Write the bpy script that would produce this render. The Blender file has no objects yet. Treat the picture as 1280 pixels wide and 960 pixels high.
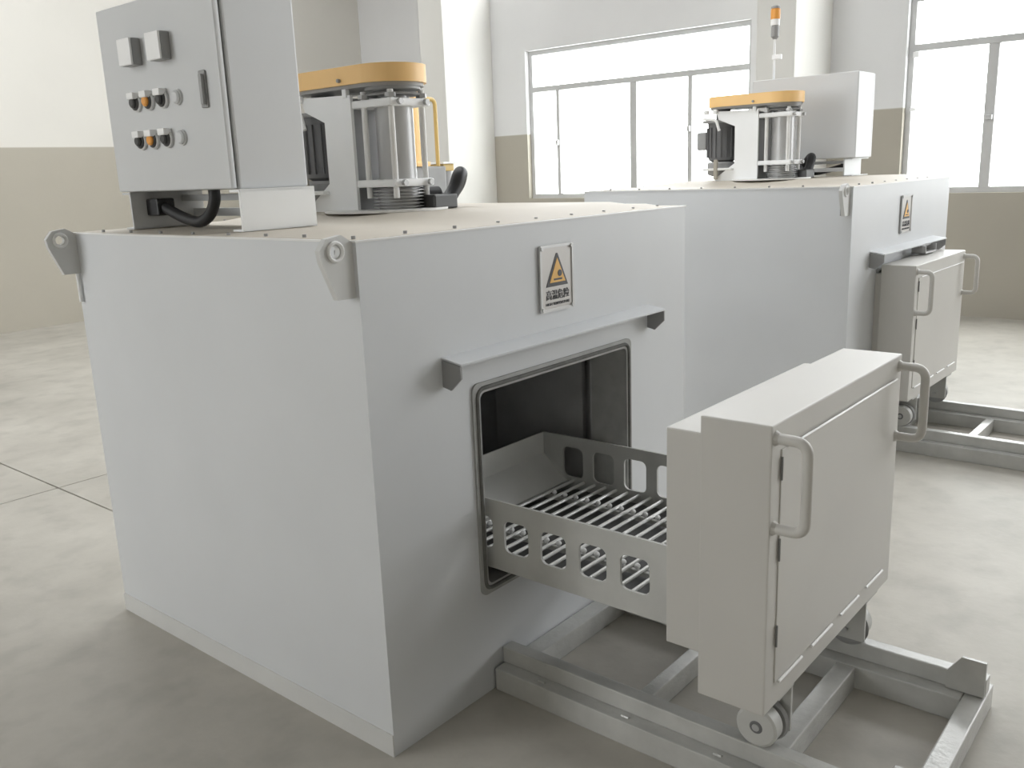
import bpy, bmesh, math, random
from mathutils import Vector, Matrix
random.seed(7)
C = bpy.context.scene.collection
PI = math.pi

# ------------------------------------------------------------------ camera
def make_camera():
    cd = bpy.data.cameras.new('camera'); cam = bpy.data.objects.new('camera', cd); C.objects.link(cam)
    f, yaw, pit, rol = 1121.35, math.radians(49.818), math.radians(-13.3513), math.radians(-2.2151)
    fw = Vector((math.cos(pit)*math.sin(yaw), math.cos(pit)*math.cos(yaw), math.sin(pit)))
    rt = Vector((math.cos(yaw), -math.sin(yaw), 0)); up = rt.cross(fw)
    R = math.cos(rol)*rt + math.sin(rol)*up; U = -math.sin(rol)*rt + math.cos(rol)*up
    M = Matrix((R, U, -fw)).transposed().to_4x4(); M.translation = Vector((-1.31837, -1.55053, 1.44067))
    cam.matrix_world = M
    cd.sensor_width = 36; cd.lens = f/1280*36; cd.clip_start = .05; cd.clip_end = 200
    bpy.context.scene.camera = cam
make_camera()

# ------------------------------------------------------------------ world, light, exposure
SKY = 8.5
w = bpy.data.worlds.new('overcast_sky'); bpy.context.scene.world = w; w.use_nodes = True
bg = w.node_tree.nodes['Background']; bg.inputs[0].default_value = (.97, .99, 1.0, 1); bg.inputs[1].default_value = SKY
vs = bpy.context.scene.view_settings
vs.view_transform = 'Standard'; vs.look = 'None'; vs.gamma = 1; vs.use_curve_mapping = False
vs.exposure = 0.0
bpy.context.scene.cycles.max_bounces = 12
bpy.context.scene.cycles.diffuse_bounces = 8
bpy.context.scene.cycles.transparent_max_bounces = 12

HX0, HX1, HY0, HY1, HZ = -5.5, 7.5, -10.0, 8.4, 5.0
# openings (a0, a1, z0, z1) of the four walls, and (x0, x1, y0, y1) of the ceiling
WIN_E = [(2.62, 5.50, 1.10, 2.815), (-1.45, 1.13, 1.10, 2.815), (-6.2, -2.3, 1.1, 2.815), (-8.5, 5.9, 3.6, 4.8)]  # last two are out of view, added and sized for the light
UNSEEN_WIN_W = [(2.62, 5.5, 1.1, 2.815), (3.3, 5.9, 3.6, 4.8)]  # out of view, added to light the left-facing sides
UNSEEN_SKYLIGHT = [(1.5, 2.45, -.5, 7.4), (5.0, 5.7, 6.4, 7.6)]  # unseen, sized for the light; the second is added to brighten the far corner
def portal(name, loc, rot, sx, sy):
    L = bpy.data.lights.new(name, 'AREA'); L.shape = 'RECTANGLE'; L.size = sx; L.size_y = sy; L.cycles.is_portal = True
    o = bpy.data.objects.new(name, L); o.location = loc; o.rotation_euler = rot; C.objects.link(o)
for a0, a1, z0, z1 in WIN_E: portal('daylight_portal', (HX1+.3, (a0+a1)/2, (z0+z1)/2), (0, PI/2, 0), z1-z0, a1-a0)
for a0, a1, z0, z1 in UNSEEN_WIN_W: portal('daylight_portal', (HX0-.3, (a0+a1)/2, (z0+z1)/2), (0, -PI/2, 0), z1-z0, a1-a0)
for x0, x1, y0, y1 in UNSEEN_SKYLIGHT: portal('daylight_portal', ((x0+x1)/2, (y0+y1)/2, HZ+.3), (0, 0, 0), x1-x0, y1-y0)

# ------------------------------------------------------------------ materials
def mat(name, col, rough=.5, metal=0, var=.04, scale=6, bump=0, bscale=60, spec=.5, col2=None):
    m = bpy.data.materials.new(name); m.use_nodes = True; nt = m.node_tree; b = nt.nodes['Principled BSDF']
    b.inputs['Roughness'].default_value = rough; b.inputs['Metallic'].default_value = metal
    b.inputs['Specular IOR Level'].default_value = spec
    tc = nt.nodes.new('ShaderNodeTexCoord'); nz = nt.nodes.new('ShaderNodeTexNoise'); nz.inputs['Scale'].default_value = scale; nz.inputs['Detail'].default_value = 5
    nt.links.new(tc.outputs['Object'], nz.inputs['Vector'])
    rp = nt.nodes.new('ShaderNodeValToRGB'); rp.color_ramp.elements[0].position = .3; rp.color_ramp.elements[1].position = .7
    lo = col2 or [c*(1-2*var) for c in col]
    rp.color_ramp.elements[0].color = (*lo, 1); rp.color_ramp.elements[1].color = (*col, 1)
    nt.links.new(nz.outputs['Fac'], rp.inputs[0]); nt.links.new(rp.outputs[0], b.inputs['Base Color'])
    if bump:
        n2 = nt.nodes.new('ShaderNodeTexNoise'); n2.inputs['Scale'].default_value = bscale; n2.inputs['Detail'].default_value = 6
        nt.links.new(tc.outputs['Object'], n2.inputs['Vector'])
        bp = nt.nodes.new('ShaderNodeBump'); bp.inputs['Strength'].default_value = bump; bp.inputs['Distance'].default_value = .01
        nt.links.new(n2.outputs['Fac'], bp.inputs['Height']); nt.links.new(bp.outputs[0], b.inputs['Normal'])
    return m
M = dict(
    furnace=mat('furnace_grey_paint', (.69, .705, .725), .42, var=.02, scale=3),
    plinth=mat('plinth_paint', (.68, .68, .67), .5),
    top=mat('beige_top_sheet', (.58, .53, .455), .55, var=.04, scale=4),
    edge=mat('trim_steel', (.84, .84, .83), .4),
    white=mat('bracket_light_paint', (.90, .91, .915), .4, var=.02),
    cab=mat('cabinet_grey_paint', (.63, .64, .65), .38, var=.015, scale=3),
    seam=mat('seam_dark', (.22, .22, .22), .6),
    cart=mat('cart_warm_grey_paint', (.60, .585, .555), .42, var=.02, scale=3),
    tray=mat('tray_grey_steel', (.56, .56, .54), .42, metal=.0, var=.08, scale=8),
    traylit=mat('tray_end_lit_steel', (.78, .78, .76), .35, metal=.25, var=.05, scale=6),  # tray steel made lighter to stand in for light on the sloped end
    bar=mat('grate_bright_steel', (.80, .80, .78), .3, metal=.15),
    rail=mat('rail_grey_steel', (.60, .60, .58), .25, metal=.05, var=.1, scale=9, bump=.15),
    pan=mat('dark_sheet_steel', (.10, .10, .10), .6),  # near-black, paints the shade below the grate
    lining=mat('oven_lining_steel', (.52, .52, .525), .55, metal=.0, var=.12, scale=5),
    gasket=mat('gasket_rope', (.16, .16, .15), .8, var=.15, scale=30, bump=.4),
    frame=mat('opening_frame_steel', (.42, .42, .41), .5, var=.1, scale=20),
    yellow=mat('cover_orange_yellow_paint', (.97, .63, .27), .45, var=.02),
    steel=mat('bright_steel', (.50, .50, .50), .38, metal=.25),
    dark=mat('dark_motor_paint', (.17, .17, .175), .5),
    mid=mat('mid_grey_paint', (.33, .33, .33), .45),
    black=mat('black_rubber', (.02, .02, .022), .5),
    button=mat('button_black', (.05, .05, .05), .35),
    chrome=mat('chrome_bezel', (.66, .66, .66), .3, metal=.35),
    meter=mat('meter_white', (.92, .92, .92), .3),
    orange=mat('orange_lens', (.85, .38, .08), .3),
    sign=mat('sign_aluminium', (.62, .60, .58), .35, metal=.2),
    ink=mat('sign_black_print', (.06, .06, .065), .5),
    signyellow=mat('sign_yellow_print', (.86, .50, .13), .45),
    winframe=mat('window_frame_aluminium', (.58, .58, .58), .5),
    pipe=mat('yellow_pipe_paint', (.66, .47, .17), .45),
    machine=mat('machine_grey_paint', (.34, .34, .34), .5, var=.08),
    ceil=mat('ceiling_grey_sheet', (.42, .42, .42), .9),
    col=mat('column_white_plaster', (.78, .77, .74), .85, var=.02, scale=2),
    tan=mat('tan_painted_lever', (.42, .39, .33), .5),
)
def painted_wall(name, up, low, zline):
    m = mat(name, up, .85, var=.02, scale=1.2, bump=.1, bscale=12); nt = m.node_tree; b = nt.nodes['Principled BSDF']
    src = b.inputs['Base Color'].links[0].from_socket
    g = nt.nodes.new('ShaderNodeNewGeometry'); s = nt.nodes.new('ShaderNodeSeparateXYZ'); nt.links.new(g.outputs['Position'], s.inputs[0])
    mp = nt.nodes.new('ShaderNodeMapRange'); mp.inputs['From Min'].default_value = zline-.006; mp.inputs['From Max'].default_value = zline+.006
    nt.links.new(s.outputs['Z'], mp.inputs['Value'])
    nz = nt.nodes.new('ShaderNodeTexNoise'); nz.inputs['Scale'].default_value = 1.6; nz.inputs['Detail'].default_value = 6
    nt.links.new(g.outputs['Position'], nz.inputs['Vector'])
    r = nt.nodes.new('ShaderNodeValToRGB'); r.color_ramp.elements[0].color = (*[c*.93 for c in low], 1); r.color_ramp.elements[1].color = (*[c*1.05 for c in low], 1)
    nt.links.new(nz.outputs['Fac'], r.inputs[0])
    mx = nt.nodes.new('ShaderNodeMix'); mx.data_type = 'RGBA'
    nt.links.new(mp.outputs[0], mx.inputs['Factor']); nt.links.new(r.outputs[0], mx.inputs['A']); nt.links.new(src, mx.inputs['B'])
    nt.links.new(mx.outputs['Result'], b.inputs['Base Color'])
    return m
M['wall'] = painted_wall('wall_cream_two_tone', (.74, .72, .675), (.44, .41, .35), 1.865)
M['wallgrey'] = painted_wall('wall_grey_two_tone', (.76, .76, .765), (.44, .41, .35), 1.865)
def floor_mat():
    m = mat('concrete_floor', (.64, .61, .56), .5, spec=.35, bump=.12, bscale=25); nt = m.node_tree; b = nt.nodes['Principled BSDF']
    g = nt.nodes.new('ShaderNodeNewGeometry')
    a = nt.nodes.new('ShaderNodeTexNoise'); a.inputs['Scale'].default_value = 1.3; a.inputs['Detail'].default_value = 8; a.inputs['Roughness'].default_value = .62
    nt.links.new(g.outputs['Position'], a.inputs['Vector'])
    r = nt.nodes.new('ShaderNodeValToRGB'); e = r.color_ramp.elements
    e[0].position = .30; e[0].color = (.38, .36, .32, 1); e[1].position = .68; e[1].color = (.53, .505, .455, 1)
    nt.links.new(a.outputs['Fac'], r.inputs[0])
    v = nt.nodes.new('ShaderNodeTexNoise'); v.inputs['Scale'].default_value = 6; v.inputs['Detail'].default_value = 5
    nt.links.new(g.outputs['Position'], v.inputs['Vector'])
    r2 = nt.nodes.new('ShaderNodeValToRGB'); r2.color_ramp.elements[0].position = .33; r2.color_ramp.elements[0].color = (.89, .89, .89, 1); r2.color_ramp.elements[1].position = .5; r2.color_ramp.elements[1].color = (1, 1, 1, 1)
    nt.links.new(v.outputs['Fac'], r2.inputs[0])
    mx = nt.nodes.new('ShaderNodeMix'); mx.data_type = 'RGBA'; mx.blend_type = 'MULTIPLY'; mx.inputs['Factor'].default_value = 1
    nt.links.new(r.outputs[0], mx.inputs['A']); nt.links.new(r2.outputs[0], mx.inputs['B'])
    nt.links.new(mx.outputs['Result'], b.inputs['Base Color'])
    return m
M['floor'] = floor_mat()
def glass_mat():
    m = bpy.data.materials.new('window_glass'); m.use_nodes = True; nt = m.node_tree; nt.nodes.clear()
    o = nt.nodes.new('ShaderNodeOutputMaterial'); t = nt.nodes.new('ShaderNodeBsdfTransparent'); g = nt.nodes.new('ShaderNodeBsdfGlossy'); g.inputs['Roughness'].default_value = .05
    t.inputs[0].default_value = (.96, .97, .96, 1); x = nt.nodes.new('ShaderNodeMixShader'); x.inputs[0].default_value = .05
    nt.links.new(t.outputs[0], x.inputs[1]); nt.links.new(g.outputs[0], x.inputs[2]); nt.links.new(x.outputs[0], o.inputs[0])
    return m
M['glass'] = glass_mat()

# ------------------------------------------------------------------ mesh helpers
def add_box(bm, lo, hi, bev=0):
    lo, hi = Vector(lo), Vector(hi)
    r = bmesh.ops.create_cube(bm, size=1, matrix=Matrix.Translation((lo+hi)/2) @ Matrix.Diagonal((*(hi-lo), 1)))
    if bev:
        es = list({e for v in r['verts'] for e in v.link_edges})
        bmesh.ops.bevel(bm, geom=es, offset=bev, segments=2, affect='EDGES', profile=.6)
    return bm
def box(lo, hi, bev=.003): return add_box(bmesh.new(), lo, hi, bev)
def frame_of(d):
    d = Vector(d).normalized(); a = Vector((0, 0, 1)) if abs(d.z) < .9 else Vector((1, 0, 0))
    u = d.cross(a).normalized(); return u, d.cross(u)
def add_cyl(bm, p0, p1, r, n=20, r1=None):
    p0, p1 = Vector(p0), Vector(p1); r1 = r if r1 is None else r1; u, v = frame_of(p1-p0)
    A = [bm.verts.new(p0+(u*math.cos(2*PI*i/n)+v*math.sin(2*PI*i/n))*r) for i in range(n)]
    B = [bm.verts.new(p1+(u*math.cos(2*PI*i/n)+v*math.sin(2*PI*i/n))*r1) for i in range(n)]
    for i in range(n): bm.faces.new((A[i], A[(i+1) % n], B[(i+1) % n], B[i]))
    bm.faces.new(A[::-1]); bm.faces.new(B); return bm
def cyl(p0, p1, r, n=20, r1=None): return add_cyl(bmesh.new(), p0, p1, r, n, r1)
def add_lathe(bm, base, axis, prof, n=28):      # prof: (distance along axis, radius)
    base = Vector(base); d = Vector(axis).normalized(); u, v = frame_of(d); rings = []
    for h, r in prof:
        rings.append([bm.verts.new(base+d*h+(u*math.cos(2*PI*i/n)+v*math.sin(2*PI*i/n))*r) for i in range(n)])
    for a, b in zip(rings, rings[1:]):
        for i in range(n): bm.faces.new((a[i], a[(i+1) % n], b[(i+1) % n], b[i]))
    bm.faces.new(rings[0][::-1]); bm.faces.new(rings[-1]); return bm
def round_path(pts, rad, seg=6):
    pts = [Vector(p) for p in pts]; out = [pts[0]]
    for a, b, c in zip(pts, pts[1:], pts[2:]):
        r = min(rad, (a-b).length*.49, (c-b).length*.49); p, q = b+(a-b).normalized()*r, b+(c-b).normalized()*r
        for k in range(seg+1):
            t = k/seg; out.append(p*(1-t)**2+b*2*t*(1-t)+q*t*t)
    out.append(pts[-1]); return out
def add_tube(bm, pts, r, n=20):
    pts = [Vector(p) for p in pts]; rings = []; u = None
    for i, p in enumerate(pts):
        d = (pts[min(i+1, len(pts)-1)]-pts[max(i-1, 0)]).normalized()
        if u is None: u, v = frame_of(d)
        else:
            u = (u-d*u.dot(d)).normalized(); v = d.cross(u)
        rr = r(i/(len(pts)-1)) if callable(r) else r
        rings.append([bm.verts.new(p+(u*math.cos(2*PI*k/n)+v*math.sin(2*PI*k/n))*rr) for k in range(n)])
    for a, b in zip(rings, rings[1:]):
        for k in range(n): bm.faces.new((a[k], a[(k+1) % n], b[(k+1) % n], b[k]))
    bm.faces.new(rings[0][::-1]); bm.faces.new(rings[-1]); return bm
def tube(pts, r, n=20): return add_tube(bmesh.new(), pts, r, n)
def smooth_curve(pts, k=8):
    P = [Vector(p) for p in pts]; P = [2*P[0]-P[1]]+P+[2*P[-1]-P[-2]]; out = []
    for i in range(1, len(P)-2):
        for j in range(k):
            t = j/k; a, b, c, d = P[i-1:i+3]
            out.append(.5*((2*b)+(c-a)*t+(2*a-5*b+4*c-d)*t*t+(3*b-a-3*c+d)*t**3))
    out.append(P[-2]); return out
def rrect(x0, y0, x1, y1, r, seg=5):
    o = []
    for cx, cy, a in ((x1-r, y1-r, 0), (x0+r, y1-r, PI/2), (x0+r, y0+r, PI), (x1-r, y0+r, 1.5*PI)):
        for k in range(seg+1): t = a+PI/2*k/seg; o.append((cx+r*math.cos(t), cy+r*math.sin(t)))
    return o
def plate(outline, holes, th, plane, at):
    """flat plate with holes. plane 'xz' (thick along y), 'yz' (along x), 'xy' (along z); 'at' is its low side."""
    cu = bpy.data.curves.new('t', 'CURVE'); cu.dimensions = '2D'; cu.fill_mode = 'BOTH'; cu.extrude = th/2
    for poly in [outline]+list(holes):
        s = cu.splines.new('POLY'); s.points.add(len(poly)-1); s.use_cyclic_u = True
        for p, (x, y) in zip(s.points, poly): p.co = (x, y, 0, 1)
    o = bpy.data.objects.new('t', cu); C.objects.link(o)
    dg = bpy.context.evaluated_depsgraph_get(); me = bpy.data.meshes.new_from_object(o.evaluated_get(dg))
    bm = bmesh.new(); bm.from_mesh(me); bmesh.ops.remove_doubles(bm, verts=bm.verts, dist=1e-5)
    for v in bm.verts:
        a, b, c = v.co; c += at+th/2
        v.co = {'xz': (a, c, b), 'yz': (c, a, b), 'xy': (a, b, c)}[plane]
    bpy.data.objects.remove(o); bpy.data.curves.remove(cu); bpy.data.meshes.remove(me)
    return bm
def text_bm(s, size, at_x, at_z, y, th=.0012, width=None):
    cu = bpy.data.curves.new('t', 'FONT'); cu.body = s; cu.size = size; cu.align_x = 'CENTER'; cu.extrude = th/2
    o = bpy.data.objects.new('t', cu); C.objects.link(o)
    dg = bpy.context.evaluated_depsgraph_get(); me = bpy.data.meshes.new_from_object(o.evaluated_get(dg))
    bm = bmesh.new(); bm.from_mesh(me)
    xs = [v.co.x for v in bm.verts]; k = width/(max(xs)-min(xs)) if width and xs else 1
    for v in bm.verts: a, b, c = v.co; v.co = (at_x+a*k, y+c, at_z+b)
    bpy.data.objects.remove(o); bpy.data.curves.remove(cu); bpy.data.meshes.remove(me)
    return bm
def finish(bm):
    bmesh.ops.recalc_face_normals(bm, faces=bm.faces)
    for f in bm.faces: f.smooth = True
    for e in bm.edges:
        if len(e.link_faces) != 2: e.smooth = False; continue
        an = e.calc_face_angle(0); a0, a1 = sorted(f.calc_area() for f in e.link_faces)
        if an > math.radians(21) or (an > .12 and a1 > 6*a0): e.smooth = False
ORG = {}
def root_of(o):
    while o.parent: o = o.parent
    return o
def obj(name, bm, m, parent=None, label=None, kind=None, flip=None):
    finish(bm)
    if flip == 'in':
        bmesh.ops.reverse_faces(bm, faces=bm.faces)
    if parent is not None and root_of(parent).name in ORG:
        bm.transform(Matrix.Translation(-ORG[root_of(parent).name]))
    me = bpy.data.meshes.new(name); bm.to_mesh(me); bm.free()
    me.materials.append(M[m] if isinstance(m, str) else m)
    o = bpy.data.objects.new(name, me); C.objects.link(o); o.parent = parent
    if label: o['label'] = label
    if kind: o['kind'] = kind
    return o
def inst(src, parent, loc):                      # another piece sharing src's mesh, shifted by loc
    o = bpy.data.objects.new(src.name.split('.')[0], src.data); C.objects.link(o); o.parent = parent; o.location = loc
    return o
def thing(name, label, cat, loc=(0, 0, 0), group=None):
    o = bpy.data.objects.new(name, None); C.objects.link(o); o.location = loc; o.empty_display_size = .1
    o['label'] = label; o['category'] = cat
    if group: o['group'] = group
    ORG[o.name] = Vector(loc); return o
def struct(name, bm, m, parent=None):
    o = obj(name, bm, m, parent)
    if parent is None: o['kind'] = 'structure'
    return o
def dup(root, M4, label):
    def rec(o, par):
        c = o.copy(); C.objects.link(c); c.parent = par
        for ch in list(o.children): rec(ch, c)
        return c
    r = rec(root, None); r.matrix_world = M4 @ root.matrix_world; r['label'] = label
    return r

# ------------------------------------------------------------------ setting
def wall_cells(bm, axis, p0, p1, a0, a1, z0, z1, holes):
    A = sorted({a0, a1, *[h[0] for h in holes], *[h[1] for h in holes]}); Z = sorted({z0, z1, *[h[2] for h in holes], *[h[3] for h in holes]})
    for i in range(len(A)-1):
        for j in range(len(Z)-1):
            ca, cz = (A[i]+A[i+1])/2, (Z[j]+Z[j+1])/2
            if any(h[0] < ca < h[1] and h[2] < cz < h[3] for h in holes): continue
            if axis == 'x': add_box(bm, (p0, A[i], Z[j]), (p1, A[i+1], Z[j+1]))
            elif axis == 'y': add_box(bm, (A[i], p0, Z[j]), (A[i+1], p1, Z[j+1]))
            else: add_box(bm, (A[i], Z[j], p0), (A[i+1], Z[j+1], p1))
    bmesh.ops.remove_doubles(bm, verts=bm.verts, dist=1e-5)
    seen = {}
    for f in list(bm.faces):                       # drop the inner faces between cells
        k = tuple(sorted(v.index for v in f.verts)) if False else tuple(sorted(tuple(round(c, 4) for c in v.co) for v in f.verts))
        seen.setdefault(k, []).append(f)
    kill = [f for fs in seen.values() if len(fs) > 1 for f in fs]
    bmesh.ops.delete(bm, geom=kill, context='FACES')
    return bm
fl = struct('floor', box((HX0-.2, HY0-.2, -.30), (HX1+.2, HY1+.2, -.02), 0), 'floor')
JX, JY = .447, 2.905
for x0, x1 in ((HX0, JX-.004), (JX+.004, HX1)):
    for y0, y1 in ((HY0, JY-.004), (JY+.004, HY1)):
        obj('floor_slab', box((x0, y0, -.02), (x1, y1, 0), .003), 'floor', fl)
struct('wall_back', wall_cells(bmesh.new(), 'x', HX1, HX1+.24, HY0-.2, HY1+.2, 0, HZ, WIN_E), 'wallgrey')
struct('wall_front', wall_cells(bmesh.new(), 'x', HX0-.24, HX0, HY0-.2, HY1+.2, 0, HZ, UNSEEN_WIN_W), 'wall')
struct('wall_left', box((HX0, HY1, 0), (HX1, HY1+.2, HZ), 0), 'wall')
struct('wall_right', box((HX0, HY0-.2, 0), (HX1, HY0, HZ), 0), 'wall')
struct('ceiling', wall_cells(bmesh.new(), 'z', HZ, HZ+.2, HX0-.24, HX1+.24, HY0-.2, HY1+.2, UNSEEN_SKYLIGHT), 'ceil')
def column(y0, y1, name):
    o = struct(name, box((6.65, y0, 0), (HX1, y1, HZ), .012), 'col')
    return o
column(1.807, 2.17, 'trim_1'); column(6.017, 6.40, 'trim_2')
def window(n, a0, a1, z0, z1, zt, mull):
    X = HX1+.10
    fr = bmesh.new(); t = .05
    wo = obj('window_%d' % n, wall_cells(fr, 'x', X-.03, X+.03, a0, a1, z0, z1, [(a0+t, a1-t, z0+t, z1-t)]), 'winframe'); wo['kind'] = 'structure'
    obj('transom', box((X-.035, a0+t, zt-.03), (X+.03, a1-t, zt+.03), .004), 'winframe', wo)
    ys = [a0+t]+[m for m, _ in mull]+[a1-t]
    for m, wd in mull: obj('mullion', box((X-.03, m-wd/2, z0+t), (X+.025, m+wd/2, zt-.03), .004), 'winframe', wo)
    ys.sort()
    for p, q in zip(ys, ys[1:]): obj('pane', box((X-.004, p, z0+t), (X+.002, q, zt-.03), 0), 'glass', wo)
    obj('pane', box((X-.004, a0+t, zt+.03), (X+.002, a1-t, z1-t), 0), 'glass', wo)
    return wo
w1 = window(1, 2.62, 5.50, 1.10, 2.815, 2.375, [(5.085, .045), (4.04, .085), (3.335, .05)])
w2 = window(2, -1.45, 1.13, 1.10, 2.815, 2.375, [(.43, .085), (-.20, .05), (-.85, .05)])
# bright steel catches on the sash jambs
obj('sash_latch', box((HX1+.03, .40, 1.72), (HX1+.07, .46, 1.76), .004), 'winframe', w2)
obj('sash_latch', box((HX1+.03, 3.32, 1.78), (HX1+.07, 3.35, 1.84), .004), 'winframe', w1)
obj('sash_latch', box((HX1+.03, 5.07, 1.72), (HX1+.07, 5.10, 1.78), .004), 'winframe', w1)
obj('jamb_stop', box((HX1+.03, 1.03, 2.29), (HX1+.075, 1.08, 2.34), .004), 'meter', w2)
obj('jamb_stop', box((HX1+.03, 1.03, 1.83), (HX1+.075, 1.08, 1.86), .004), 'meter', w2)

# ------------------------------------------------------------------ furnace
W, D, H = 1.475, 1.366, 1.30
OX0, OX1, OZ0, OZ1 = .354, 1.113, .304, .898
def make_furnace():
    t = thing('industrial_furnace', 'pale grey box furnace with a black square opening, nearest the camera', 'furnace', (W/2, D/2, 0), 'box furnaces in the hall')
    b = bmesh.new()
    fp = plate([(0, 0), (W, 0), (W, H), (0, H)], [rrect(OX0, OZ0, OX1, OZ1, .02)], .012, 'xz', 0)
    me = bpy.data.meshes.new('t'); fp.to_mesh(me); fp.free(); b.from_mesh(me); bpy.data.meshes.remove(me)
    add_box(b, (0, .0121, 0), (.012, D, H)); add_box(b, (W-.012, .0121, 0), (W, D, H)); add_box(b, (.012, D-.012, 0), (W-.012, D, H))
    add_box(b, (.012, .0121, 0), (W-.012, D-.012, .012)); add_box(b, (.012, .0121, H-.014), (W-.012, D-.012, H-.002))
    obj('body', b, 'furnace', t)
    obj('base_plinth', box((-.004, .0, 0), (.0, D, .062), 0), 'plinth', t)
    # edge flange and softly crowned top sheet
    e = bmesh.new()
    wall_cells(e, 'z', H-.001, H+.003, -.003, W+.003, -.003, D+.003, [(.02, W-.02, .02, D-.02)])
    obj('top_flange', e, 'edge', t)
    n = 16; tb = bmesh.new(); g = {}
    for i in range(n+1):
        for j in range(n+1):
            u, v = i/n, j/n; h = .022*max(0, min(1, 8*(u-.30), 8*(1-u), 8*v, 8*(1-v)))
            g[i, j] = tb.verts.new((.012+u*(W-.024), .012+v*(D-.024), H+.004+h))
    for i in range(n):
        for j in range(n): tb.faces.new((g[i, j], g[i+1, j], g[i+1, j+1], g[i, j+1]))
    r = bmesh.ops.extrude_face_region(tb, geom=list(tb.faces))
    for v in [x for x in r['geom'] if isinstance(x, bmesh.types.BMVert)]: v.co.z = H+.0005
    obj('top_sheet', tb, 'top', t)
    s0 = obj('screw', cyl((.192, .042, H+.004), (.192, .042, H+.011), .0050, 8), 'mid', t)
    for x in (.03, .365, .535, .70, .87, 1.04, 1.21, 1.36): inst(s0, t, (x-.192, 0, 0))
    for x in (.192, .53, .87, 1.21): inst(s0, t, (x-.192, D-.084, 0))
    for y in (.23, .385, .55, .72, .89, 1.06, 1.23):
        inst(s0, t, (.038-.192, y-.042, 0)); inst(s0, t, (W-.038-.192, y-.042, 0))
    # visor over the opening: folded sheet with a cheek at each end
    vx0, vx1 = .248, 1.232
    vb = bmesh.new(); prof = [(0, .994), (-.066, .983), (-.066, .978), (-.062, .978), (-.062, .980), (0, .990)]
    A = [vb.verts.new((vx0, y, z)) for y, z in prof]; B = [vb.verts.new((vx1, y, z)) for y, z in prof]
    for i in range(len(prof)): vb.faces.new((A[i], A[(i+1) % 6], B[(i+1) % 6], B[i]))
    vb.faces.new(A); vb.faces.new(B[::-1])
    vo = obj('visor', vb, 'furnace', t)
    for x in (vx0, vx1-.006):
        pb = plate([(0, .985), (-.063, .977), (-.063, .945), (-.028, .912), (0, .918)], [], .006, 'yz', x)
        obj('visor_cheek', pb, 'mid', vo)
    # frame, rope gasket, jamb
    obj('opening_frame', plate(rrect(OX0-.004, OZ0-.004, OX1+.004, OZ1+.004, .022), [rrect(OX0+.024, OZ0+.024, OX1-.024, OZ1-.024, .02)], .012, 'xz', -.006), 'frame', t)
    ring = round_path([(OX0+.5, -.006, OZ1-.012), (OX1-.012, -.006, OZ1-.012), (OX1-.012, -.006, OZ0+.012), (OX0+.012, -.006, OZ0+.012), (OX0+.012, -.006, OZ1-.012), (OX0+.5, -.006, OZ1-.012)], .03)
    obj('rope_gasket', tube(ring, .006, 8), 'gasket', t)
    jb = bmesh.new()
    o1, o2 = rrect(OX0+.024, OZ0+.024, OX1-.024, OZ1-.024, .02), rrect(OX0+.034, OZ0+.034, OX1-.034, OZ1-.034, .02)
    R1 = [jb.verts.new((x, .004, z)) for x, z in o1]; R2 = [jb.verts.new((x, .13, z)) for x, z in o2]
    for i in range(len(o1)): jb.faces.new((R1[i], R1[(i+1) % len(o1)], R2[(i+1) % len(o1)], R2[i]))
    obj('jamb', jb, 'frame', t)
    # chamber
    lb = bmesh.new(); add_box(lb, (.30, .13, .26), (1.17, 1.24, 1.0))
    bmesh.ops.delete(lb, geom=[f for f in lb.faces if f.calc_center_median().y < .14], context='FACES')
    L = obj('chamber_lining', lb, 'lining', t)
    fb = plate([(.30, .26), (1.17, .26), (1.17, 1.0), (.30, 1.0)], [o2], .006, 'xz', .127)
    obj('chamber_face', fb, 'lining', t)
    obj('air_duct_panel', box((1.128, .20, .30), (1.15, .60, .97), .004), 'lining', t)
    obj('air_duct_panel', box((1.12, .135, .30), (1.15, .165, .97), .004), 'frame', t)
    for z in (.335,):
        for x in (.46, .98): obj('tray_runner', box((x-.02, .14, .27), (x+.02, 1.22, z), .003), 'lining', t)
    # lifting lugs on the left face
    for y in (.012, D-.028):
        pb = plate([(-.008, 1.176), (0, 1.176), (0, 1.30), (-.03, 1.318), (-.072, 1.312), (-.092, 1.288), (-.088, 1.262), (-.052, 1.176)], [[(-.05+.014*math.cos(a*PI/6), 1.283+.014*math.sin(a*PI/6)) for a in range(12)]], .016, 'xz', y)
        lg = obj('lifting_lug', pb, 'plinth', t)
        rg = bmesh.new(); add_tube(rg, [(-.05+.020*math.cos(a*PI/10), y-.002, 1.283+.020*math.sin(a*PI/10)) for a in range(21)], .0045, 8)
        obj('lug_ring', rg, 'edge', lg)
        obj('lug_gusset', box((-.03, y+.014, 1.176), (-.0, y+.03, 1.285), .003), 'mid', lg)
    obj('drain_pin', cyl((-.008, D-.02, 1.178), (-.008, D-.02, 1.085), .006, 10), 'white', t)
    # warning sign
    sg = obj('warning_sign', plate(rrect(.650, 1.048, .804, 1.233, .006), [], .004, 'xz', -.006), 'sign', t, label='aluminium warning sign with a yellow triangle above black characters')
    fr = plate(rrect(.648, 1.046, .806, 1.235, .007), [rrect(.656, 1.054, .798, 1.227, .004)], .005, 'xz', -.009)
    obj('sign_rim', fr, 'chrome', sg)
    for x in (.657, .797):
        for z in (1.055, 1.226): obj('sign_screw', cyl((x, -.012, z), (x, -.006, z), .006, 10), 'chrome', sg)
    obj('sign_triangle', plate([(.676, 1.117), (.778, 1.117), (.731, 1.210), (.725, 1.210)], [], .0012, 'xz', -.0074), 'ink', sg)
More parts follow.
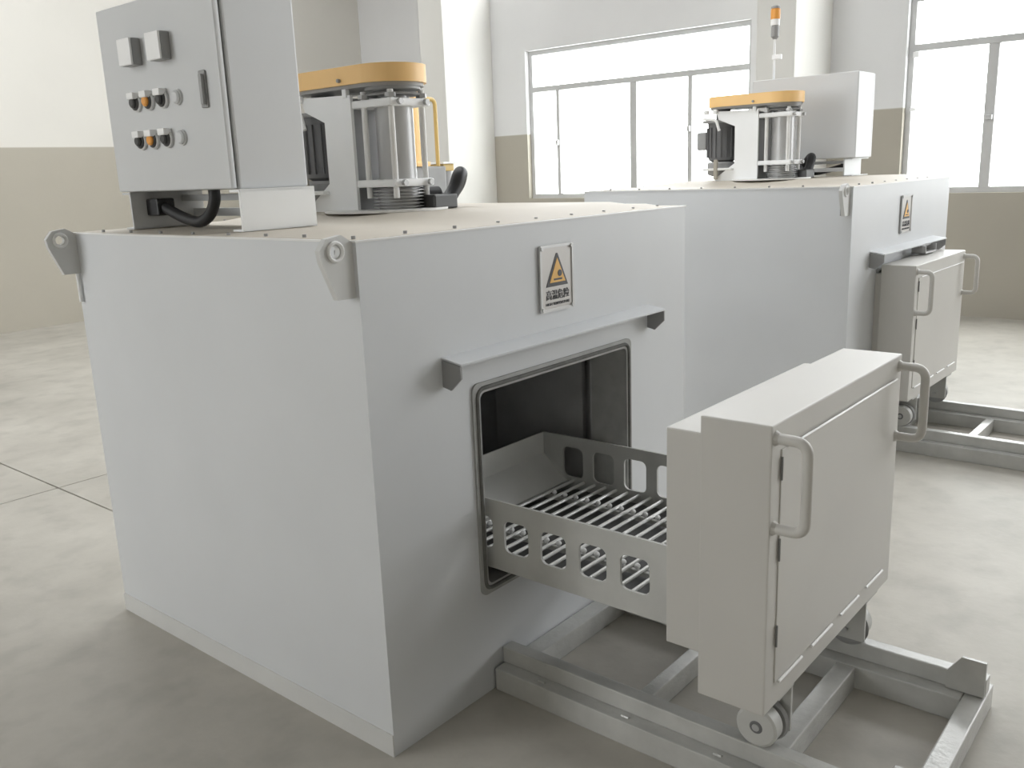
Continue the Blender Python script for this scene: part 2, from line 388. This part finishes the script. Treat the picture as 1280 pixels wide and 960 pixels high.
    obj('sign_triangle', plate([(.691, 1.128), (.765, 1.128), (.728, 1.197)], [], .0012, 'xz', -.0084), 'signyellow', sg)
    db = bmesh.new(); add_lathe(db, (.738, -.0084, 1.153), (0, -1, 0), [(0, .0095), (.001, .0095)], 16)
    me = bpy.data.meshes.new('t'); plate([(.710, 1.134), (.748, 1.134), (.748, 1.139), (.710, 1.139)], [], .001, 'xz', -.0094).to_mesh(me); db.from_mesh(me)
    obj('sign_pictogram', db, 'ink', sg)
    obj('sign_text', text_bm('\u9ad8\u6e29\u5371\u9669', .030, .728, 1.082, -.0072, width=.108), 'ink', sg)
    obj('sign_text', text_bm('HIGH TEMPERATURE', .011, .728, 1.064, -.0072, width=.112), 'ink', sg)
    return t

# ------------------------------------------------------------------ control cabinet (front towards -x)
def make_cabinet():
    x0, x1, y0, y1, z0, z1 = .127, .385, .645, 1.272, 1.42, 1.96
    t = thing('control_cabinet', 'grey control cabinet with two meters and rows of buttons, on the nearest furnace', 'cabinet', (.256, .936, 1.30), 'control cabinets on the furnaces')
    obj('cabinet_body', box((x0+.025, y0, z0), (x1, y1, z1), .006), 'cab', t)
    d = obj('cabinet_door', box((x0, y0+.004, z0+.002), (x0+.019, y1-.002, z1-.002), .005), 'cab', t)
    obj('door_seal', box((x0+.018, y0+.010, z0+.008), (x0+.026, y1-.010, z1-.008), 0), 'seam', t)
    hb = bmesh.new(); add_box(hb, (x0-.006, .710, 1.640), (x0, .742, 1.738), .004); add_box(hb, (x0-.016, .714, 1.648), (x0-.006, .728, 1.728), .003)
    obj('door_handle', hb, 'mid', d)
    for ya, yb in ((1.030, 1.102), (.872, .944)):
        m = obj('panel_meter', box((x0-.028, ya, 1.781), (x0, yb, 1.856), .004), 'mid', d)
        obj('meter_face', box((x0-.036, ya, 1.781), (x0-.028, yb, 1.856), .004), 'meter', m)
    for zc, ys, col in ((1.679, (1.086, 1.014, .937), ('button', 'orange', 'button')), (1.569, (1.083, 1.013, .936), ('button', 'orange', 'button'))):
        for y, cm in zip(ys, col):
            pb = obj('push_button', add_lathe(bmesh.new(), (x0, y, zc), (-1, 0, 0), [(0, .022), (.012, .022), (.015, .018)], 20), 'button', d)
            obj('button_bezel', add_lathe(bmesh.new(), (x0, y, zc), (-1, 0, 0), [(0, .026), (.008, .026), (.010, .023)], 20), 'chrome', pb)
            obj('button_cap', add_lathe(bmesh.new(), (x0-.0152, y, zc), (-1, 0, 0), [(0, .015), (.005, .015), (.008, .011)], 16), cm, pb)
            obj('button_plate', box((x0-.026, y-.018, zc+.010), (x0, y+.018, zc+.029), .003), 'meter', pb)
        yl = .862
        kb = obj('indicator_lamp', add_lathe(bmesh.new(), (x0, yl, zc), (-1, 0, 0), [(0, .019), (.010, .019), (.014, .014)], 20), 'cab', d)
        obj('lamp_bezel', add_lathe(bmesh.new(), (x0, yl, zc), (-1, 0, 0), [(0, .022), (.006, .022)], 20), 'chrome', kb)
    # feet: folded plates
    for y in (.612, 1.205):
        fb = bmesh.new(); add_box(fb, (x0, y, 1.306), (.380, y+.008, z0), .001); add_box(fb, (x0, y, 1.3055), (.380, y+.05, 1.311), .001)
        add_box(fb, (x0, y, z0-.008), (.380, y+.05, z0-.001), .001)
        obj('leg', fb, 'white' if y < 1 else 'cab', t)  # far leg gets the greyer paint in place of the shade on it
    obj('cross_rail', box((.30, .622, 1.385), (.33, 1.204, 1.405), .002), 'cab', t)
    obj('cross_rail', box((.34, .622, 1.335), (.37, 1.204, 1.360), .002), 'cab', t)
    gl = obj('cable_gland', box((.175, 1.135, 1.345), (.235, 1.205, 1.398), .006), 'black', t)
    pth = smooth_curve([(.205, 1.15, 1.372), (.20, 1.10, 1.358), (.20, 1.03, 1.338), (.20, .95, 1.326), (.20, .89, 1.345), (.20, .855, 1.385), (.20, .85, 1.422)], 8)
    obj('corrugated_cable', tube(pth, .017, 20), 'black', t)
    return t

# ------------------------------------------------------------------ fan drive
def stadium(x0, x1, y0, y1, seg=10):
    r = (x1-x0)/2; cx = (x0+x1)/2
    return [(cx+r*math.cos(PI*k/seg), y1-r+r*math.sin(PI*k/seg)) for k in range(seg+1)]+[(cx+r*math.cos(PI+PI*k/seg), y0+r+r*math.sin(PI+PI*k/seg)) for k in range(seg+1)]
def make_fan():
    t = thing('fan_drive', 'belt-driven fan unit with orange cover, on the nearest furnace behind its cabinet', 'fan', (.79, .80, 1.30), 'fan drive units on the furnaces')
    z0 = 1.3275
    prof = [(.778, z0), (1.03, z0), (1.03, 1.342), (.915, 1.421), (.915, 1.62), (1.015, 1.66), (1.03, 1.705), (.778, 1.698)]
    obj('side_plate', plate(prof, [], .012, 'yz', .684), 'white', t)
    obj('side_plate', plate(prof, [], .012, 'yz', .858), 'white', t)
    obj('back_plate', box((.696, .80, z0), (.858, .812, 1.69), .002), 'mid', t)
    cv = obj('belt_cover', plate(stadium(.665, .905, .575, 1.115), [], .056, 'xy', 1.728), 'yellow', t)
    bmv = plate(stadium(.675, .895, .585, 1.105), [], .012, 'xy', 1.717)
    obj('cover_base', bmv, 'mid', t)
    obj('cover_bolt', cyl((.668, .80, 1.742), (.655, .80, 1.742), .006, 8), 'mid', cv)
    obj('cover_strut', box((.678, .79, 1.69), (.694, .81, 1.718), .002), 'white', t)
    # spindle housing with clamp rings and tie rods
    cx, cy = .782, .680
    obj('spindle_housing', add_lathe(bmesh.new(), (cx, cy, 1.415), (0, 0, 1), [(0, .062), (.245, .062), (.25, .052), (.30, .052)], 32), 'steel', t)
    for z in (1.405, 1.655):
        cl = obj('clamp_ring', box((.69, .596, z), (.866, .80, z+.024), .006), 'white', t)
        for x in (.722, .838): obj('clamp_bolt', cyl((x, .580, z+.012), (x, .592, z+.012), .010, 8), 'steel', cl)
    for x, y in ((.712, .618), (.848, .618), (.708, .74), (.848, .74)):
        obj('tie_rod', cyl((x, y, 1.37), (x, y, 1.705), .010, 12), 'edge', t)
        obj('rod_nut', cyl((x, y, 1.682), (x, y, 1.695), .018, 6), 'steel', t)
    obj('pulley', add_lathe(bmesh.new(), (cx, cy, 1.69), (0, 0, 1), [(0, .085), (.005, .09), (.012, .075), (.018, .09), (.027, .09)], 28), 'mid', t)
    prof = [(0, .085)]
    for k in range(7): prof += [(.004+k*.0105, .085), (.006+k*.0105, .068), (.010+k*.0105, .068), (.012+k*.0105, .085)]
    obj('bearing_fins', add_lathe(bmesh.new(), (cx, cy, z0), (0, 0, 1), prof, 32), 'steel', t)
    obj('base_flange', add_lathe(bmesh.new(), (cx, cy+.06, 1.3268), (0, 0, 1), [(0, .21), (.007, .21)], 40), 'edge', t)
    # vertical motor
    mx, my = .787, 1.04
    mo = obj('motor', add_lathe(bmesh.new(), (mx, my, 1.43), (0, 0, 1), [(0, .055), (.012, .078), (.03, .082), (.19, .082), (.205, .085), (.215, .085), (.218, .04), (.29, .04)], 32), 'dark', t)
    for k in range(18):
        a = 2*PI*k/18; fb = box((.079, -.002, 1.455), (.092, .002, 1.62), 0); fb.transform(Matrix.Translation((mx, my, 0)) @ Matrix.Rotation(a, 4, 'Z'))
        obj('cooling_fin', fb, 'dark', mo)
    obj('fan_cowl', add_lathe(bmesh.new(), (mx, my, 1.352), (0, 0, 1), [(0, .06), (.01, .084), (.07, .086), (.08, .08)], 28), 'mid', mo)
    obj('terminal_box', box((mx-.04, my+.085, 1.50), (mx+.04, my+.145, 1.60), .008), 'mid', mo)
    obj('motor_plate', box((.696, .93, 1.645), (.858, 1.12, 1.66), .003), 'mid', t)
    obj('motor_shelf', box((.66, .92, 1.385), (.858, 1.10, 1.398), .003), 'edge', t)
    for y in (1.03, 1.085): obj('tension_knob', add_lathe(bmesh.new(), (.675, y, 1.69), (0, 0, 1), [(0, .012), (.004, .016), (.02, .016), (.025, .011)], 14), 'meter', t)
    obj('tension_lever', box((.655, 1.005, 1.335), (.672, 1.030, 1.445), .008), 'tan', t)
    obj('tension_rod', tube(round_path([(.665, 1.10, 1.668), (.665, 1.02, 1.66), (.665, 1.0, 1.60)], .02), .008, 10), 'meter', t)
    # base gearbox and thick black hose to the right
    obj('air_inlet', cyl((.865, .66, 1.366), (.925, .64, 1.366), .034, 20), 'black', t)
    hp = smooth_curve([(.895, .60, 1.355), (.93, .60, 1.357), (.965, .60, 1.39), (.99, .60, 1.432), (1.02, .62, 1.436), (1.045, .66, 1.40), (1.06, .72, 1.356)], 8)
    obj('air_hose', tube(hp, .024, 20), 'black', t)
    obj('hose_clamp', cyl((.905, .60, 1.350), (.918, .60, 1.350), .025, 18), 'steel', t)
    obj('hose_box', box((.82, .555, 1.327), (.93, .64, 1.375), .006), 'button', t)
    return t

# ------------------------------------------------------------------ door cart: door, plug, tray on wheels
def make_cart():
    t = thing('door_cart', 'warm grey furnace door pulled out on wheels with its slotted tray', 'cart', (.738, -.77, .117), 'furnace doors on carts')
    dx0, dx1, yf, yr, z0, z1 = .325, 1.151, -.837, -.678, .271, .926
    db = obj('door_panel', box((dx0, yf, z0), (dx1, yr, z1), .004), 'cart', t)
    obj('raised_sheet', box((.372, yf-.003, .331), (1.110, yf+.002, .866), .002), 'cart', db)
    for k in range(4): obj('weld_edge_line', tube([(.385+k*.186, yf-.006, .330), (.385+k*.186+.128, yf-.006, .330)], .0035, 8), 'meter', db)  # stitch welds, whitened for the light caught along the bottom edge
    obj('weld_edge_line', tube([(.40, yf-.006, .867), (1.10, yf-.006, .867)], .0025, 8), 'meter', db)  # white line painting the lit top edge of the sheet
    for z in (.42, .62, .80): obj('weld_edge_line', tube([(.371, yf-.004, z), (.371, yf-.004, z+.05)], .0025, 8), 'seam', db)
    obj('insulation_plug', box((.346, yr, .360), (1.112, -.584, .881), .004), 'cart', t)
    for x in (.345, 1.130):
        hb = obj('handle', tube(round_path([(x, yf, .896), (x, yf-.068, .896), (x, yf-.068, .702), (x, yf, .702)], .03), .0115, 20), 'cart', t)
        for z in (.896, .702): obj('handle_weld', cyl((x, yf+.001, z), (x, yf-.008, z), .017, 14, .012), 'cart', hb)
    # tray
    tx0, tx1, yb, yo = .40, 1.045, .31, -.573
    def side(x, zt, zb, hz0, hz1, cs, name):
        return obj(name, plate([(yo, zb), (yb, zb), (yb, zt), (yo, zt)], [rrect(c-.042, hz0, c+.042, hz1, .02) for c in cs], .008, 'yz', x), 'tray', t)
    side(tx0, .572, .370, .428, .520, [-.466+.1245*k for k in range(6)], 'tray_side')
    side(tx1-.008, .556, .362, .412, .518, [-.438+.1235*k for k in range(6)], 'tray_side')
    eb = bmesh.new()
    add_box(eb, (tx0+.008, yb-.006, .475), (tx1-.008, yb, .555), .001)
    prof = [(yb-.004, .480), (yb-.004, .475), (.205, .392), (.205, .397)]
    A = [eb.verts.new((tx0+.008, y, z)) for y, z in prof]; B = [eb.verts.new((tx1-.008, y, z)) for y, z in prof]
    for i in range(4): eb.faces.new((A[i], A[(i+1) % 4], B[(i+1) % 4], B[i]))
    eb.faces.new(A); eb.faces.new(B[::-1])
    obj('tray_end', eb, 'traylit', t)
    obj('tray_dark_sheet', box((tx0+.008, yo, .366), (tx1-.008, .2, .371), 0), 'pan', t, label='dark sheet added under the bright bars to darken the gaps')  # dark sheet added so the gaps between the bars look shaded
    bar = obj('grate_bar', cyl((tx0+.008, .18, .400), (tx1-.008, .18, .400), .0055, 8), 'bar', t)
    for k in range(1, 18): inst(bar, t, (0, -.0435*k, 0))
    for x in (.575, .90): obj('support_rod', box((x-.006, yo, .380), (x+.006, .2, .394), .002), 'tray', t)
    pb = bmesh.new(); bmesh.ops.create_uvsphere(pb, u_segments=10, v_segments=6, radius=.0085, matrix=Matrix.Translation((.575, .158, .404)))
    pin = obj('grate_pin', pb, 'meter', t)
    for k in range(18):
        for x in (0, .325):
            if k or x: inst(pin, t, (x, -.0435*k, 0))
    # wheels on the rail tops
    for x, sgn in ((.446, 1), (1.049, -1)):
        for y in (-.776,):
            wb = bmesh.new(); add_lathe(wb, (x-sgn*.021, y, .1675), (sgn, 0, 0), [(0, .044), (.003, .050), (.036, .050), (.040, .045)], 32)
            wh = obj('wheel', wb, 'tray', t)
            obj('wheel_hub', add_lathe(bmesh.new(), (x-sgn*.0225, y, .1675), (sgn, 0, 0), [(0, .014), (.003, .018), (.05, .018)], 20), 'dark', wh)
            obj('wheel_flange', add_lathe(bmesh.new(), (x+sgn*.0225, y, .1675), (sgn, 0, 0), [(0, .054), (.010, .058), (.014, .050)], 32), 'mid', wh)
            bb = bmesh.new(); add_box(bb, (x+sgn*.052-.005, y-.054, .140), (x+sgn*.052+.005, y+.054, .2715), .002)
            add_box(bb, (min(x-sgn*.03, x+sgn*.057), y-.056, .2595), (max(x-sgn*.03, x+sgn*.057), y+.056, .2705), .002)
            br = obj('wheel_bracket', bb, 'tray', t)
            obj('axle', cyl((x-sgn*.024, y, .1675), (x+sgn*.066, y, .1675), .009, 12), 'steel', br)
    return t

# ------------------------------------------------------------------ rail track
def make_track():
    t = thing('rail_track', 'grey steel floor rails under the pulled-out door', 'rails', (.747, -.57, 0), 'floor rails in front of the furnaces')
    y0, y1 = -1.132, -.008
    for s, xa, xb in ((1, .385, .512), (-1, .982, 1.109)):
        bt = obj('base_channel', box((xa, y0+.05, 0), (xb, y1, .068), .004), 'rail', t)
        c = .446 if s > 0 else 1.048
        r = obj('rail', box((c-.021, y0, .068), (c+.021, y1+.003, .117), .004), 'rail', t)
        pl = plate([(y0+.002, .070), (y0+.002, .168), (y0+.060, .168), (y0+.095, .118), (y0+.095, .070)], [], .010, 'yz', (c-.031 if s < 0 else c+.021))
        obj('end_stop', pl, 'rail', t)
        for y in (-.15, -.42, -.68): obj('weld_edge_line', tube([((.405 if s > 0 else 1.089), y, .069), ((.405 if s > 0 else 1.089), y-.022, .069)], .004, 6), 'rail', bt)
    obj('crossbeam', box((.512, -.062, 0), (.982, -.004, .068), .004), 'rail', t)
    obj('crossbeam', box((.512, -.436, 0), (.982, -.396, .066), .004), 'rail', t)
    obj('crossbeam', box((.512, -.815, 0), (.982, -.762, .066), .004), 'rail', t)
    obj('crossbeam', box((.385, -1.134, 0), (1.109, -1.083, .067), .004), 'rail', t)
    return t

f1 = make_furnace(); c1 = make_cabinet(); d1 = make_fan(); k1 = make_cart(); r1 = make_track()
T2 = Matrix.Translation((2.8127, -.1026, 0)) @ Matrix.Rotation(-.0141, 4, 'Z') @ Matrix.Scale(1.01, 4)
f2 = dup(f1, T2 @ Matrix.Diagonal((1, 1.075, 1, 1)), 'pale grey box furnace with its door shut, farther from the camera')
for o in [c for c in f2.children if c.name.startswith(('lifting_lug', 'drain_pin'))]:      # only the near lug shows on this one
    if o.name.startswith('drain') or max(v.co.y for v in o.data.vertices) > 0:
        for ch in list(o.children): bpy.data.objects.remove(ch)
        bpy.data.objects.remove(o)
k2 = dup(k1, T2 @ Matrix.Translation((0, .646, 0)), 'grey furnace door with two tube handles, shut against the farther furnace')
r2 = dup(r1, T2, 'grey steel floor rails under the shut furnace door')
d2 = dup(d1, T2 @ Matrix.Translation((-.04, -.01, 0)), 'belt-driven fan unit with orange cover, on the farther furnace')
# the second cabinet faces the other way, further along its furnace
c2 = dup(c1, T2 @ Matrix.Translation((1.475, 1.67, .2115)) @ Matrix.Rotation(PI, 4, 'Z') @ Matrix.Diagonal((1, 1, .855, 1)), 'grey control cabinet seen from its plain back, on the farther furnace')
S2 = Matrix.Translation((2.8127, -.1026, 0)) @ Matrix.Rotation(-.0141, 4, 'Z')
lx = bmesh.new(); add_box(lx, (.80, -.085, .935), (.98, -.02, .942), .001); add_box(lx, (.80, -.085, .935), (.806, -.02, .975), .001); add_box(lx, (.974, -.085, .935), (.98, -.02, .975), .001); add_box(lx, (.78, -.06, .968), (1.0, -.02, .974), .001)
lx.transform(Matrix.Translation((-W/2, -D/2, 0)))
obj('door_latch', lx, 'steel', f2, label='bright folded latch bracket under the visor')

# ------------------------------------------------------------------ signal light on the farther cabinet
sx, sy, sz = 4.113, .866, 1.912
t = thing('signal_light', 'small beacon with orange lens on a thin pole above the farther cabinet', 'light', (sx, sy, sz))
obj('pole', cyl((sx, sy, sz-.01), (sx, sy, 2.17), .007, 10), 'white', t)
obj('pole_foot', add_lathe(bmesh.new(), (sx, sy, sz-.006), (0, 0, 1), [(0, .022), (.008, .022), (.014, .010)], 16), 'mid', t)
obj('pole_bracket', box((sx-.01, sy-.045, 2.035), (sx+.01, sy+.012, 2.062), .003), 'meter', t)
obj('lamp_base', add_lathe(bmesh.new(), (sx, sy, 2.15), (0, 0, 1), [(0, .012), (.015, .024), (.07, .024), (.078, .02)], 18), 'mid', t)
obj('clear_ring', add_lathe(bmesh.new(), (sx, sy, 2.228), (0, 0, 1), [(0, .026), (.035, .026)], 18), 'meter', t)
obj('orange_lens', add_lathe(bmesh.new(), (sx, sy, 2.263), (0, 0, 1), [(0, .028), (.055, .028), (.06, .024)], 18), 'orange', t)
obj('lamp_cap', add_lathe(bmesh.new(), (sx, sy, 2.323), (0, 0, 1), [(0, .028), (.012, .026), (.018, .012)], 18), 'mid', t)

# ------------------------------------------------------------------ grey machine with yellow pipes behind the nearest furnace
t = thing('burner_skid', 'grey machine with a yellow post and pipe loop, behind the nearest furnace', 'machine', (3.9, 3.8, 0))
obj('machine_body', box((3.60, 3.50, .06), (3.96, 4.1, 1.50), .015), 'machine', t)
for x in (3.65, 3.91):
    for y in (3.55, 4.05): obj('foot', box((x-.04, y-.04, 0), (x+.04, y+.04, .06), .004), 'dark', t)
obj('yellow_post', box((3.635, 3.49, 1.50), (3.685, 3.54, 2.10), .008), 'yellow', t)
obj('post_foot', box((3.615, 3.47, 1.500), (3.76, 3.60, 1.535), .006), 'yellow', t)
obj('pipe_loop', tube(round_path([(3.66, 3.515, 2.0), (3.885, 3.515, 2.0), (3.885, 3.515, 1.50)], .05), .016, 20), 'pipe', t)
obj('side_tank', cyl((4.02, 3.60, .0), (4.02, 3.60, 1.46), .075, 20), 'machine', t)
obj('top_tray', box((3.93, 3.50, 1.515), (4.10, 3.72, 1.53), .004), 'meter', t)
obj('valve_block', box((3.95, 3.52, 1.46), (4.07, 3.70, 1.515), .008), 'pipe', t)
